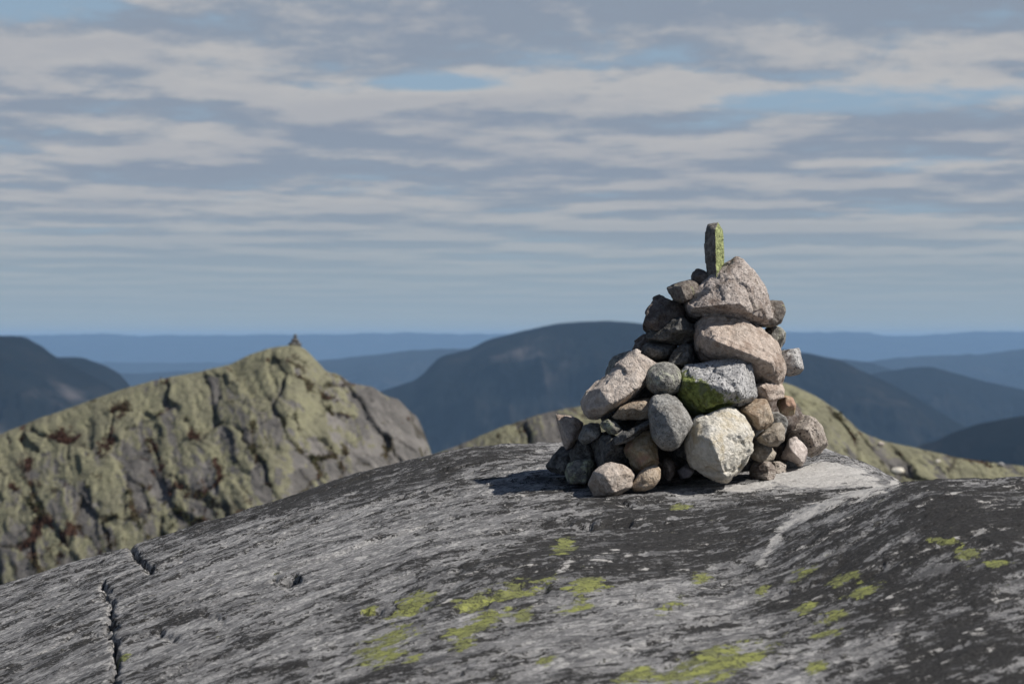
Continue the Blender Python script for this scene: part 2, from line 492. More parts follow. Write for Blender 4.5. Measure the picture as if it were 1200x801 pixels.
# name, label, material, outline, distance, thickness, options
STONES = [
 ('standing_stone', 'narrow upright slab on top of the cairn, bright green lichen down its right side', 'stele',
  None, 12.0, 0.1, dict(pieces=[[(828.5, 336, 0.0), (840, 336, -0.085), (851, 336, 0.0), (838, 336, 0.06),
                                 (825, 272, 0.0), (838, 268.5, -0.085), (828.5, 262, 0.045), (842, 259.5, 0.02), (847.5, 270, 0.0),
                                 (824.6, 281, 0.0), (850, 300, 0.0), (841, 262, -0.02)]], smooth=1, voxel=0.0045, amp=0.0035, freq=16)),
 ('boulder', 'big mauve boulder with a peaked top, carrying the upright slab at the cairn summit', 'mauve',
  [(802, 352), (812, 340), (828, 325), (850, 309), (863, 301.5), (871, 303), (877, 311), (881, 323), (891, 328), (898, 338), (903, 356), (908, 373),
   (900, 378), (885, 379), (862, 373), (835, 375), (806, 370), (801, 362)], 12.02, 0.36,
  dict(front=False, extra=[(806, 357, -0.10), (812, 361, -0.15), (845, 357, -0.20), (868, 356, -0.20), (884, 371, -0.13), (882, 335, -0.12), (858, 322, -0.12), (830, 338, -0.12)],
       smooth=2, amp=0.007, freq=10)),
 ('stone', 'small dark brown block sticking out to the right under the peaked top boulder', 'brownlichen',
  [(895, 352), (905, 352), (917, 352.5), (920, 362), (921, 371), (916, 379), (905, 382), (890, 382), (890, 365)], 12.08, 0.24, dict(p=4, cuts=3)),
 ('stone', 'small dark stone at the left foot of the upright lichen slab', 'brown',
  [(809, 328), (811, 319), (817, 315), (825, 317.5), (832, 323), (831, 333), (815, 333)], 12.02, 0.12, dict(p=3, cuts=3)),
 ('stone', 'dark wedge with a pale lichened top, jutting left beneath the upright slab', 'brownlichen',
  [(781, 337), (790, 335), (800, 331), (810, 328.5), (820, 333), (816, 350), (805, 356), (797, 357), (788, 351), (783, 343)], 12.0, 0.24,
  dict(front=False, extra=[(798, 335, -0.13), (803, 350, -0.12)], smooth=2)),
 ('stone', 'dark red brown stone leaning at the upper left, highest of the shadowed side', 'brown',
  [(752, 387), (753, 378), (760, 360), (766, 349), (773, 346.5), (786, 350.5), (802, 359), (806, 372), (790, 384), (768, 388), (757, 392)], 12.03, 0.30, dict(p=3, cuts=4)),
 ('stone', 'dark grey angular stone directly beneath the leaning red brown one', 'dark',
  [(756, 393), (767, 382), (788, 369), (800, 368), (809, 380), (818, 391), (816, 400), (800, 405), (775, 406), (762, 403)], 11.97, 0.30, dict(p=3.2, cuts=4)),
 ('stone', 'rounded blackish stone tucked under the dark stones at upper left', 'dark',
  [(752, 406), (758, 400), (775, 402), (793, 403), (790, 415), (778, 423), (762, 422), (754, 416)], 12.02, 0.26, dict(p=2.2, smooth=8)),
 ('stone', 'small dark pyramid stone wedged left of the big pink boulder', 'dark',
  [(783, 424), (790, 410), (803, 401), (812, 406), (816, 420), (812, 433), (795, 433), (785, 429)], 11.9, 0.22, dict(p=3, cuts=3)),
 ('boulder', 'broad pink boulder with a projecting lip, second from the top of the cairn', 'pink',
  [(813, 392), (816, 378), (826, 369), (845, 370), (862, 369.5), (873, 371), (885, 379.5), (894, 386), (903, 393), (910, 402), (915, 413), (919, 422), (921, 432),
   (919, 442), (914, 453), (903, 455), (892, 450), (878, 440), (858, 428), (835, 425), (820, 424), (813, 411)], 11.98, 0.42,
  dict(front=False, extra=[(822, 392, -0.15), (838, 399, -0.24), (858, 407, -0.26), (882, 416, -0.25), (904, 425, -0.20), (913, 440, -0.10), (850, 380, -0.10), (892, 398, -0.10), (828, 377, -0.08)],
       smooth=3, amp=0.008, freq=8)),
 ('stone', 'greenish grey lichened stone at the right edge below the top boulder', 'greylichen',
  [(896, 384), (908, 380), (916, 384), (920.5, 390), (919, 406), (917, 414), (905, 408), (898, 396)], 12.18, 0.24, dict(p=3, cuts=3)),
 ('stone', 'pale speckled cube jutting out right of the broad pink boulder', 'granite',
  [(914, 410), (930, 408.5), (937, 407.5), (939, 418), (941.5, 432), (938, 438.5), (930, 440.5), (920, 439), (912, 428)], 12.1, 0.22, dict(p=5, cuts=2)),
 ('stone', 'flat brownish slab lying right beneath the broad pink boulder', 'pink',
  [(874, 452), (890, 448), (905, 448), (916, 448), (920, 456), (919, 465), (906, 469), (890, 471), (874, 470)], 11.95, 0.36, dict(p=5, cuts=2)),
 ('boulder', 'speckled grey granite block with yellow green lichen on its undercut lower half', 'granitegreen',
  [(796.5, 434), (803, 427), (812, 430), (823, 425.5), (845, 420.5), (868, 418.5), (877, 424), (880.5, 436), (884, 454), (886.5, 464), (878, 470.5), (862, 475), (845, 479),
   (829, 484), (812, 486), (799, 474), (795, 461), (797, 449)], 11.80, 0.36,
  dict(front=False, extra=[(800, 447, -0.12), (824, 448, -0.19), (843, 453, -0.21), (860, 459, -0.20), (875, 466, -0.14), (872, 428, -0.12), (812, 434, -0.10), (829, 480, -0.17), (848, 475, -0.165), (812, 470, -0.10)],
       smooth=2, amp=0.007)),
 ('boulder', 'round grey boulder left of the green lichened granite block', 'greylichen',
  [(754.5, 441), (759, 431), (769, 425.5), (780, 424), (792, 427), (799, 436), (801, 448), (796, 459), (785, 464), (766, 462), (756, 453)], 11.76, 0.30, dict(p=2.1, smooth=10)),
 ('boulder', 'long pale pinkish slab slanting up on the left flank', 'pinkpale',
  [(682, 481), (681, 472), (690, 458), (700, 447.5), (712, 440), (725, 429), (740, 413), (746, 409.5), (756, 415), (771, 425), (764, 440), (757, 452), (745, 464), (735, 472),
   (722, 479), (712, 484), (700, 491), (690, 490)], 11.82, 0.32,
  dict(front=False, extra=[(693, 456, -0.09), (704, 455.5, -0.14), (715, 473, -0.19), (706, 486, -0.13), (745, 455, -0.16), (750, 425, -0.08), (688, 480, -0.11)], smooth=2, amp=0.007)),
 ('stone', 'grey lichened stone peeking out behind the slanting pale slab', 'greylichen',
  [(709, 440), (712, 425), (719, 416.5), (730, 413.5), (744, 410), (752, 424), (735, 442), (718, 446)], 12.02, 0.22, dict(p=3, cuts=3)),
 ('stone', 'tan oval boulder lying under the slanting pale slab', 'tan',
  [(717, 488), (726, 476), (740, 470), (755, 466.5), (768, 465), (772, 485), (760, 492), (745, 493), (730, 492.5), (720, 492)], 11.70, 0.30, dict(p=2.6, smooth=4)),
 ('boulder', 'smooth egg shaped grey boulder standing left of the big white one', 'grey',
  [(758.5, 479), (761, 467), (768, 461), (780, 460.5), (792, 465), (802, 476), (810, 489), (813.5, 497), (807, 506), (801, 516), (796, 525), (788, 529), (775, 527), (765, 516), (760, 499)],
  11.58, 0.30, dict(p=2.1, smooth=10, amp=0.006)),
 ('stone', 'thin dark slab sloping down left under the egg shaped grey boulder', 'dark',
  [(712, 522), (716, 515), (730, 506), (745, 498), (762, 489.5), (770, 494), (762, 504), (742, 514), (728, 522), (716, 526)], 11.66, 0.30, dict(p=4)),
 ('stone', 'knobbly whitish grey stone under the left end of the tan oval boulder', 'halfgreen',
  [(699, 499), (706, 493.5), (713, 490.5), (722, 493), (730, 503), (723, 509), (714, 510), (707, 505)], 11.66, 0.14, dict(p=2.6, amp=0.012, freq=20)),
 ('stone', 'grey block in half shade between the pink wedge and knobbly stone', 'grey',
  [(678, 514), (683, 498), (692, 495.5), (702, 496), (704, 508), (696, 518), (684, 520)], 11.78, 0.20, dict(p=4, cuts=3)),
 ('stone', 'thin pink wedge sticking up at the far left edge', 'pink',
  [(650.5, 485), (661, 487.5), (674, 489), (683, 496), (680, 513), (671, 523), (664, 527), (660, 520), (657, 505), (653, 493)], 11.98, 0.22,
  dict(front=False, extra=[(661, 505, -0.07), (668, 520, -0.10), (672, 508, -0.07), (656, 488, -0.02)], smooth=1)),
 ('stone', 'low black stone at the leftmost foot of the pile', 'dark',
  [(640, 546), (648, 533), (658, 522), (668, 522), (678, 532), (680, 548), (664, 556), (646, 555)], 12.15, 0.34, dict(p=2.8, cuts=3)),
 ('stone', 'black stone just below the thin pink wedge', 'dark',
  [(664, 531), (680, 514), (695, 515), (704, 526), (704, 542), (690, 546), (672, 546)], 11.94, 0.34, dict(p=3, cuts=4)),
 ('boulder', 'large black boulder in deep shade below the knobbly stone', 'dark',
  [(690, 512), (702, 500), (713, 504), (726, 514), (738, 528), (738, 546), (720, 556), (704, 552), (694, 538)], 11.76, 0.36, dict(p=3, cuts=4)),
 ('stone', 'low block with whitish green lichen on top, left of the front cream boulder', 'halfgreen',
  [(660, 554), (664, 543), (676, 540), (692, 537.5), (699, 542), (696, 558), (686, 567), (664, 566)], 11.82, 0.22, dict(p=4, cuts=3)),
 ('boulder', 'cream boulder with a flat shaded left face, nearest on the rock', 'cream',
  [(689, 567), (695, 553), (706, 544.5), (716, 542), (730, 543), (741, 549), (745.5, 557), (740, 571), (728, 579), (712, 582), (697, 580)], 11.52, 0.24,
  dict(front=False, extra=[(697, 553, -0.06), (707, 556, -0.12), (719, 576, -0.12), (735, 555, -0.10), (733, 570, -0.09), (700, 575, -0.06)], smooth=2, amp=0.005)),
 ('stone', 'tan potato shaped stone leaning on the front cream boulder', 'tan',
  [(739, 569), (748, 555), (758, 547), (768, 543), (774.5, 549), (774, 561), (766, 571), (755, 575.5), (743, 576)], 11.52, 0.15, dict(p=2.2, smooth=7, amp=0.006)),
 ('stone', 'brown stone with an orange tip above the tan potato shaped stone', 'ochre',
  [(732, 526), (738, 512), (750, 503), (765, 503), (770, 520), (773, 538), (768, 547), (757, 551), (747, 553), (738, 544)], 11.68, 0.26,
  dict(front=False, extra=[(745, 530, -0.13), (755, 527, -0.14), (764, 538, -0.13), (752, 548, -0.12)], smooth=2)),
 ('stone', 'upright dark pebble standing right of the tan potato shaped stone', 'brown',
  [(774, 552), (777, 536), (783, 531.5), (791, 538), (791, 556), (785, 564), (777, 563)], 11.66, 0.12, dict(p=2.2, smooth=6)),
 ('stone', 'little lilac grey stone at the left foot of the big white boulder', 'lilac',
  [(791.5, 553), (800, 546), (808, 541.5), (814, 551), (808, 559), (796, 562.5)], 11.72, 0.11, dict(p=4, cuts=3)),
 ('boulder', 'big white boulder with yellowish left side, brightest in the pile', 'white',
  [(803, 519), (806, 504), (814, 493), (830, 485), (845, 477), (853, 475.5), (862, 479.5), (873, 488), (880.5, 499), (884.5, 510), (881, 526), (873, 541), (862, 554),
   (852, 563.5), (840, 562.5), (825, 557), (812, 549), (805, 536)], 11.66, 0.36,
  dict(front=False, extra=[(830, 497, -0.14), (833, 514, -0.21), (842, 538, -0.20), (851, 560, -0.13), (870, 505, -0.12), (858, 487, -0.09), (817, 512, -0.15), (813, 530, -0.12), (866, 530, -0.12), (818, 500, -0.08)],
       smooth=2, amp=0.007, freq=8)),
 ('stone', 'tan hollowed stone between the granite block and the big white boulder', 'tan',
  [(867, 480), (872, 472), (885, 468), (897, 469), (902, 480), (905.5, 492), (897, 501), (888, 503.5), (877, 494)], 11.82, 0.24,
  dict(front=False, extra=[(876, 482, -0.11), (888, 489, -0.12), (899, 478, -0.09), (890, 500, -0.10)], smooth=2)),
 ('stone', 'brownish grey sloping stone right of the big white boulder', 'dun',
  [(884, 513), (893, 505), (905, 496), (916, 494), (921, 502), (919, 516), (911, 523.5), (900, 523.5), (890, 518)], 11.86, 0.28,
  dict(front=False, extra=[(890, 511, -0.12), (910, 502, -0.12), (900, 520, -0.12), (913, 516, -0.10)], smooth=2)),
 ('stone', 'curved pale grey stone above the brownish sloping one', 'grey',
  [(901, 481), (912, 482.5), (922, 489), (925, 500), (921, 513), (912, 508), (904, 496)], 11.95, 0.26, dict(p=2.4, smooth=5)),
 ('stone', 'small ochre and pink stone below the flat brownish slab', 'ochre',
  [(909.5, 474), (912, 467), (920, 463), (929, 465.5), (933, 474), (931, 486), (922, 488.5), (913, 483)], 12.02, 0.20, dict(p=3, smooth=4)),
 ('boulder', 'large mottled boulder forming the right foot of the pile', 'mottled',
  [(917, 508), (926, 490), (937, 481.5), (945, 485), (955, 491), (963, 501), (969, 517), (971, 526), (965, 533), (950, 535), (935, 533), (921, 522)], 12.42, 0.42,
  dict(p=2.8, cuts=4, smooth=3, amp=0.009)),
 ('stone', 'angular pinkish white stone on the rock at the right end', 'blush',
  [(922, 525), (925, 515), (932, 511.5), (939, 516), (947, 524), (948, 530), (944, 543), (938, 546), (926, 540), (916, 536)], 12.28, 0.2,
  dict(front=False, extra=[(924, 524, -0.08), (930, 530, -0.12), (940, 541, -0.10), (934, 515, -0.05), (944, 528, -0.07)], smooth=1, amp=0.004)),
 ('stone', 'dull olive brown stone between the white boulder and striped pebble', 'dun',
  [(876, 520), (884, 515.5), (898, 520), (906, 525), (909.5, 531), (906, 538), (893, 541), (883, 541), (877, 531)], 12.02, 0.22, dict(p=3, cuts=3)),
 ('stone', 'pale stone with slanting stripes, nearest at the right front', 'striped',
  [(876.5, 556), (882, 541), (888, 538), (900, 538.5), (908, 545), (911.5, 552), (908, 566), (900, 570), (888, 568), (879, 562)], 11.98, 0.2, dict(p=2.4, smooth=4, cuts=2)),
 ('stone', 'small flat grey stone half hidden behind the striped pebble', 'mottled',
  [(902, 541), (914, 540.5), (921, 545), (921.5, 559), (912, 561), (903, 556)], 12.16, 0.16, dict(p=4, cuts=2)),
 ('stone', 'dark stone in the hollow under the mottled right boulder', 'brown',
  [(902, 522), (916, 515), (928, 522), (930, 538), (918, 543), (905, 540)], 12.42, 0.2, dict(p=3, cuts=2)),
 ('boulder', 'dark boulder in the gap between egg shaped and white boulders', 'dark',
  [(783, 520), (795, 502), (806, 490), (820, 492), (822, 520), (818, 545), (800, 550), (786, 543)], 11.84, 0.3, dict(p=2.6, cuts=3)),
 ('boulder', 'brown stone in the shaded gap below the round grey boulder', 'brown',
  [(740, 462), (757, 448), (780, 452), (800, 458), (802, 475), (780, 482), (755, 480), (740, 474)], 11.92, 0.3, dict(p=3, cuts=3)),
]


def build_stone(i, s):
    name, label, mat, poly, Yc, T, o = s
    R = np.random.default_rng(100 + i)
    if 'pieces' in o:
        pieces = [[W(a, b, Yc + d) for a, b, d in pc] for pc in o['pieces']]
    else:
        pts = hull_points(poly, Yc, T, o.get('p', 3.4), o.get('extra'), o.get('front', True), 0.006, R=R)
        if o.get('smooth', 2) < 7:
            pts = cut_points(pts, o.get('cuts', 0) + 6, R, 0.16) if o.get('front', True) else pts
        pieces = [pts]
    me, c = make_stone(pieces, o.get('voxel', 0.0055), o['smooth'] if o.get('smooth', 2) >= 7 else 1, o.get('amp', 0.006), o.get('freq', 9.0), seed=i + 1, chip=o.get('chip', 0.25 if o.get('smooth', 2) >= 7 else 0.8))
    return link(name, me, M[mat], None, label, 'stone' if name != 'boulder' else 'boulder', CAIRN, c)


for i, s in enumerate(STONES):
    build_stone(i, s)

# the heart of the pile: stones that show only as dark shapes in the gaps
HEART = [(830, 545, 12.35, 62, 30, 0.6), (760, 540, 12.25, 55, 30, 0.6), (890, 540, 12.65, 50, 30, 0.5), (710, 540, 12.35, 40, 26, 0.5),
         (790, 490, 12.2, 55, 34, 0.55), (850, 490, 12.25, 52, 34, 0.6), (740, 480, 12.2, 40, 30, 0.45), (905, 490, 12.5, 36, 34, 0.5),
         (800, 440, 12.25, 45, 34, 0.5), (870, 440, 12.32, 44, 34, 0.5), (770, 415, 12.25, 34, 26, 0.4), (840, 390, 12.25, 44, 34, 0.42), (815, 362, 12.22, 30, 26, 0.34),
         (870, 365, 12.24, 34, 26, 0.34)]
for i, (cx, cy, Y, rx, ry, T) in enumerate(HEART):
    R = np.random.default_rng(900 + i)
    poly = [(cx + rx * math.cos(a) * R.uniform(0.88, 1.05), cy + ry * math.sin(a) * R.uniform(0.88, 1.05)) for a in np.linspace(0, 2 * math.pi, 11)[:-1]]
    pts = cut_points(hull_points(poly, Y, T, 2.8, R=R, jit=0.01), 5, R, 0.14)
    me, c = make_stone([pts], 0.011, 2, 0.008, 8.0, seed=50 + i)
    link('boulder', me, M[('dark', 'brown', 'grey')[i % 3]], None, 'boulder deep inside the cairn, seen only through dark gaps between the outer stones', 'boulder',
         'boulders in the heart of the cairn', c)

# ------------------------------------------------------------------ dome mesh
def axis(parts):
    out = [np.array([parts[0][0]])]
    for a, b, st in parts:
        n = max(1, int(round((b - a) / st)))
        out.append(np.linspace(a, b, n + 1)[1:])
    return np.concatenate(out)


ax = axis([(-26, -8, 0.9), (-8, -3.6, 0.12), (-3.6, -2.6, 0.02), (-2.6, 2.9, 0.0075), (2.9, 4, 0.03), (4, 9, 0.2), (9, 24, 0.9)])
ay = axis([(-8, 3, 0.4), (3, 5.4, 0.06), (5.4, 15.2, 0.0165), (15.2, 17, 0.05), (17, 26, 0.35), (26, 50, 1.5)])
nx, ny = len(ax), len(ay)
X, YY = np.meshgrid(ax, ay)
X, YY = X.ravel(), YY.ravel()
Z = dome_base(X, YY)
al = X * 0.80 + YY * 0.60           # along the foliation of the gneiss
ac = X * 0.60 - YY * 0.80           # across it
near = sstep(3.5, 5, YY) * sstep(19, 16, YY)
wob = fbm2(X, YY, 0.9, 0.9, 3, octaves=3)
Z = Z + 0.035 * wob + 0.02 * fbm2(al, ac, 0.8, 2.4, 5, octaves=3)
rib = fbm2(al, ac + 0.10 * wob, 1.6, 6.0, 8, octaves=5, gain=0.58)
Z = Z + near * 0.016 * rib
Z = Z + near * 0.0075 * fbm2(al, ac, 7, 18, 9, octaves=4, gain=0.62)
pf, pe, pt = facets(np.stack([al * 1.1 + 0.25 * wob, ac * 3.2 + 0.5 * rib], -1), 3)
qf, qe, qt = facets(np.stack([al * 3.5 + 0.4 * rib, ac * 9.0 + 0.5 * rib], -1), 4)
Z = Z + near * (0.014 * pf + 0.008 * qf) - near * 0.008 * np.exp(-(pe / 0.05) ** 2) * sstep(-0.1, 0.25, wob)
PX = 600 + F * X / np.maximum(YY, 2.0)
PY = 400.5 - F * (Z - HC) / np.maximum(YY, 2.0)


WPX = PX + 9 * fbm2(X, YY, 2.0, 2.6, 51, octaves=3) + 8 * fbm2(X, YY, 9, 9, 52, octaves=3)
WPY = PY + 7 * fbm2(X, YY, 6, 6, 53, octaves=3)


def seg_dist(pl, PX=WPX, PY=WPY):
    d = np.full(X.shape, 1e9)
    for (x0, y0), (x1, y1) in zip(pl[:-1], pl[1:]):
        vx, vy = x1 - x0, y1 - y0
        t = np.clip(((PX - x0) * vx + (PY - y0) * vy) / (vx * vx + vy * vy), 0, 1)
        d = np.minimum(d, np.hypot(PX - x0 - t * vx, PY - y0 - t * vy))
    return d


front = YY > 4
n1 = fbm2(al, ac, 1.9, 5.0, 31, octaves=6, gain=0.66)
n2 = fbm2(al, ac, 6, 14, 33, octaves=5, gain=0.68)
n3 = fbm2(al, ac, 7, 10, 35, octaves=5, gain=0.66)

wx = 9 * fbm2(X, YY, 5, 5, 21, octaves=3)
CR = np.zeros_like(X)
for pl, wd, dep in [([(118, 684), (128, 694), (131, 720), (133, 745), (136, 770), (139, 830)], 2.6, 0.055), ([(131, 730), (118, 742), (100, 747)], 1.6, 0.025), ([(176, 664), (196, 662), (214, 656)], 2.0, 0.03),
                    ([(138, 630), (150, 636), (158, 645), (164, 656), (175, 664)], 3.4, 0.06),
                    ([(590, 620), (620, 613), (655, 611), (700, 614), (738, 612)], 3.0, 0.03),
                    ([(428, 713), (460, 716), (500, 711)], 3.5, 0.03),
                    ([(535, 712), (560, 706), (600, 694), (640, 686)], 3.0, 0.025),
                    ([(322, 678), (335, 681), (348, 675)], 2.6, 0.045),
                    ([(185, 738), (210, 746)], 3.0, 0.02), ([(240, 716), (262, 726)], 2.5, 0.015),
                    ([(505, 785), (560, 770), (640, 762)], 2.5, 0.012), ([(740, 760), (860, 720)], 2.5, 0.010),
                    ([(860, 640), (960, 600), (1040, 575)], 2.5, 0.012), ([(980, 700), (1080, 640), (1150, 620)], 2.5, 0.012)]:
    d = seg_dist(pl) + wx * 0.6 + 3.0 * n3 - 0.4
    wd = wd * np.clip(0.75 + 1.6 * wx / 9, 0.35, 1.6)
    c = np.exp(-0.5 * (np.maximum(d, 0) / wd) ** 2) * front
    CR = np.maximum(CR, c * dep / 0.06)
    Z = Z - c * dep


def blob(px, py, rx, ry, ang=-17.0, warp=1.0):
    """soft elongated spot lying on the rock, 1 inside"""
    a = math.radians(ang)
    dx, dy = PX - px, PY - py
    u = (dx * math.cos(a) + dy * math.sin(a)) / rx
    v = (-dx * math.sin(a) + dy * math.cos(a)) / ry
    return (1 - np.hypot(u, v)) * front


# black crust lichen: where it is thick and where it is worn off
dark = np.full(X.shape, -0.10)
for px, py, rx, ry, an, am in [(480, 555, 190, 30, -14, 0.40), (300, 600, 170, 14, -17, 0.35), (760, 640, 240, 58, -8, 0.46), (1080, 660, 260, 110, -12, 0.50), (960, 585, 190, 18, -8, 0.4),
                               (1130, 600, 130, 55, 10, 0.35), (700, 600, 120, 26, -4, 0.3), (600, 690, 70, 22, -22, 0.35), (1120, 770, 160, 60, -15, 0.4), (440, 800, 160, 26, -15, 0.15),
                               (690, 740, 180, 60, -15, -0.10), (180, 700, 60, 90, 0, 0.05), (330, 650, 260, 45, -20, -0.16), (450, 640, 220, 40, -18, -0.10)]:
    dark += am * sstep(0.0, 0.75, blob(px, py, rx, ry, an))
DK = 0.5 + 1.35 * (dark + 0.95 * n1 + 0.8 * n2 + 0.3 * n3 - 0.02)
DK = np.clip(DK, -0.3, 1.3)
# bare pale rock: the worn slab by the cairn and the quartz streak running down from it
pale = -0.42 + 0.13 * sstep(-0.2, 0.6, blob(1090, 660, 260, 130, 0)) + 0.05 * sstep(-0.2, 0.6, blob(760, 640, 240, 80, 0)) + 0.5 * n1
for px, py, rx, ry, an, am in [(960, 556, 75, 18, -2, 1.2), (1005, 562, 40, 12, 0, 0.8), (880, 570, 50, 7, -5, 0.8)]:
    pale = np.maximum(pale, -0.45 + am * sstep(0, 0.5, blob(px, py, rx, ry, an)))
streak = seg_dist([(1050, 568), (1000, 579), (955, 594), (930, 605), (912, 628), (890, 655)])
pale = np.maximum(pale, 0.44 - streak / 14.0)
for px, py, rx, ry, an in [(705, 655, 32, 11, -25), (660, 665, 22, 8, -25), (735, 650, 14, 6, -20), (845, 690, 16, 6, -10), (1160, 590, 40, 7, -5), (1130, 578, 30, 5, 0), (1060, 578, 40, 4, -5), (1080, 745, 35, 6, -15),
                           (1120, 705, 30, 6, -15), (1165, 640, 28, 5, -5), (940, 615, 20, 5, -20), (1050, 740, 30, 7, -12), (1180, 690, 20, 5, -15)]:
    pale = np.maximum(pale, -0.55 + 0.62 * sstep(-0.5, 0.9, blob(px, py, rx, ry, an)))
chips = np.exp(-((seg_dist([(116, 690), (121, 720), (124, 745), (128, 830)])) / 5.0) ** 2)
pale = np.maximum(pale, -0.4 + 0.42 * chips)
PL = np.clip(0.3 + 1.6 * (pale + 0.75 * n2 + 0.75 * n3), -0.3, 1.2)
# yellow-green map lichen
LI = np.zeros_like(X)
for px, py, rx, ry, an in [(484, 706, 27, 11, -22), (452, 757, 40, 15, -28), (560, 730, 44, 12, -25), (590, 694, 56, 9, -14), (610, 722, 16, 8, -20), (676, 711, 21, 8, -14), (688, 685, 26, 9, -10),
                           (786, 708, 18, 8, -18), (823, 676, 12, 6, 5), (893, 691, 12, 6, -15), (1012, 690, 22, 8, -22), (975, 724, 24, 7, -20), (968, 742, 20, 5, -15), (940, 672, 22, 6, -25),
                           (957, 778, 15, 7, -18), (838, 776, 66, 16, -12), (746, 788, 24, 7, -14), (1170, 660, 20, 4, 0), (1135, 648, 14, 6, 0), (1105, 632, 18, 3, 0), (798, 594, 14, 4, -10),
                           (145, 768, 9, 5, -30), (435, 713, 9, 5, 0), (945, 712, 14, 5, -20), (985, 680, 20, 6, -20), (790, 790, 20, 8, -14), (660, 640, 16, 8, -20), (485, 770, 14, 6, -20), (640, 770, 12, 5, -20),
                           (545, 752, 20, 6, -25)]:
    b = 1.1 * blob(px, py, rx * 1.1, ry * 1.1, an) + 1.05 * n3 + 0.75 * n2
    LI = np.maximum(LI, np.clip(0.30 + 0.9 * b, 0, 1.2))
Z = Z + 0.002 * np.clip(LI, 0, 1) - 0.006 * near * (1 - sstep(0.3, 0.7, DK))
dome_me = mesh_from('rock_ground', np.stack([X, YY, Z], -1), grid_faces(nx, ny))
for nm, v in (('dark', DK), ('pale', PL), ('lichen', LI), ('crack', np.clip(CR, 0, 1))):
    attr(dome_me, nm, v)

m, t = new_mat('lichened_gneiss_ground')
tc = t.new('ShaderNodeTexCoord').outputs['Object']
mp = t.new('ShaderNodeMapping')
mp.inputs['Rotation'].default_value = (0, 0, math.radians(-36.9))
t.set(mp, 'Vector', tc)
st = t.vmath('MULTIPLY', mp.outputs[0], (0.34, 1, 1))
stm = t.vmath('MULTIPLY', mp.outputs[0], (0.45, 1, 1))
s1 = t.noise(st, 13, 7, 0.7, 0.2)
s2 = t.noise(stm, 34, 6, 0.72, 0.15)
s3 = t.noise(t.vmath('MULTIPLY', mp.outputs[0], (0.6, 1, 1)), 95, 5, 0.78)
s4 = t.noise(tc, 3.0, 5, 0.6)
dk = t.attr('dark')
k = t.math('ADD', dk, t.math('MULTIPLY', t.math('SUBTRACT', s1, 0.5), 3.4))
k = t.math('ADD', k, t.math('MULTIPLY', t.math('SUBTRACT', s2, 0.5), 3.4))
k = t.math('ADD', k, t.math('MULTIPLY', t.math('SUBTRACT', s3, 0.5), 2.2))
rock = t.mix(t.ramp(s4, 0.4, 0.6), (0.205, 0.202, 0.202), (0.285, 0.28, 0.278))
rock = t.mix(t.ramp(s2, 0.46, 0.58), rock, (0.50, 0.488, 0.475))
rock = t.mix(t.math('MULTIPLY', t.ramp(s3, 0.54, 0.64), 0.8), rock, (0.055, 0.053, 0.052))
rock = t.mix(t.math('MULTIPLY', t.ramp(s1, 0.48, 0.38), 0.85), rock, (0.085, 0.084, 0.087))
crust = t.mix(t.ramp(s3, 0.40, 0.64), (0.022, 0.021, 0.021), (0.052, 0.05, 0.048))
crust = t.mix(t.math('MULTIPLY', t.ramp(s2, 0.60, 0.70), 0.7), crust, (0.23, 0.222, 0.215))
col = t.mix(t.ramp(k, 0.42, 0.64), rock, crust)
pl = t.attr('pale')
pk = t.math('ADD', pl, t.math('ADD', t.math('MULTIPLY', t.math('SUBTRACT', s2, 0.5), 2.0), t.math('MULTIPLY', t.math('SUBTRACT', s3, 0.5), 1.6)))
palec = t.mix(t.ramp(s3, 0.44, 0.68), (0.55, 0.53, 0.505), (0.36, 0.348, 0.335))
pk = t.math('ADD', pk, t.math('MULTIPLY', t.math('SUBTRACT', s1, 0.5), 1.2))
col = t.mix(t.ramp(pk, 0.4, 0.66), col, palec)
li = t.attr('lichen')
# the crust grows as many small thalli with black rims
wv = t.new('ShaderNodeTexNoise')
t.set(wv, 'Vector', tc)
wv.inputs['Scale'].default_value = 30
wv.inputs['Detail'].default_value = 4
vv = t.vmath('ADD', t.vmath('MULTIPLY', mp.outputs[0], (0.6, 1, 1)), t.vmath('SCALE', wv.outputs['Color'], 0.05))
vo = t.new('ShaderNodeTexVoronoi')
vo.inputs['Scale'].default_value = 26
t.set(vo, 'Vector', vv)
vs_ = t.new('ShaderNodeSeparateColor')
t.l.new(vo.outputs['Color'], vs_.inputs[0])
ve = t.new('ShaderNodeTexVoronoi', dict(feature='DISTANCE_TO_EDGE'))
ve.inputs['Scale'].default_value = 26
t.set(ve, 'Vector', vv)
lk = t.math('ADD', li, t.math('MULTIPLY', t.math('SUBTRACT', s2, 0.5), 1.8))
lk = t.math('ADD', lk, t.math('MULTIPLY', t.math('SUBTRACT', s3, 0.5), 1.2))
lk = t.math('SUBTRACT', lk, t.math('MULTIPLY', vs_.outputs[0], 0.55))
lic = t.mix(vs_.outputs[1], (0.33, 0.35, 0.105), (0.20, 0.21, 0.09))
lic = t.mix(t.math('MULTIPLY', t.ramp(s3, 0.55, 0.62), 0.8), lic, (0.05, 0.05, 0.035))
lic = t.mix(t.math('MULTIPLY', t.ramp(ve.outputs['Distance'], 0.07, 0.02), 0.75), lic, (0.05, 0.05, 0.04))
col = t.mix(t.ramp(lk, 0.27, 0.35), col, lic)
cr = t.attr('crack')
col = t.mix(t.ramp(cr, 0.45, 0.9), col, (0.05, 0.045, 0.04))
h = t.math('ADD', t.math('MULTIPLY', s2, 0.6), t.math('MULTIPLY', s3, 0.35))
h = t.math('ADD', h, t.math('MULTIPLY', s1, 0.7))
finish(t, col, h, 0.03, 0.88, 0.25, 1.0)
rock_ground = link('rock_ground', dome_me, m, 'structure')


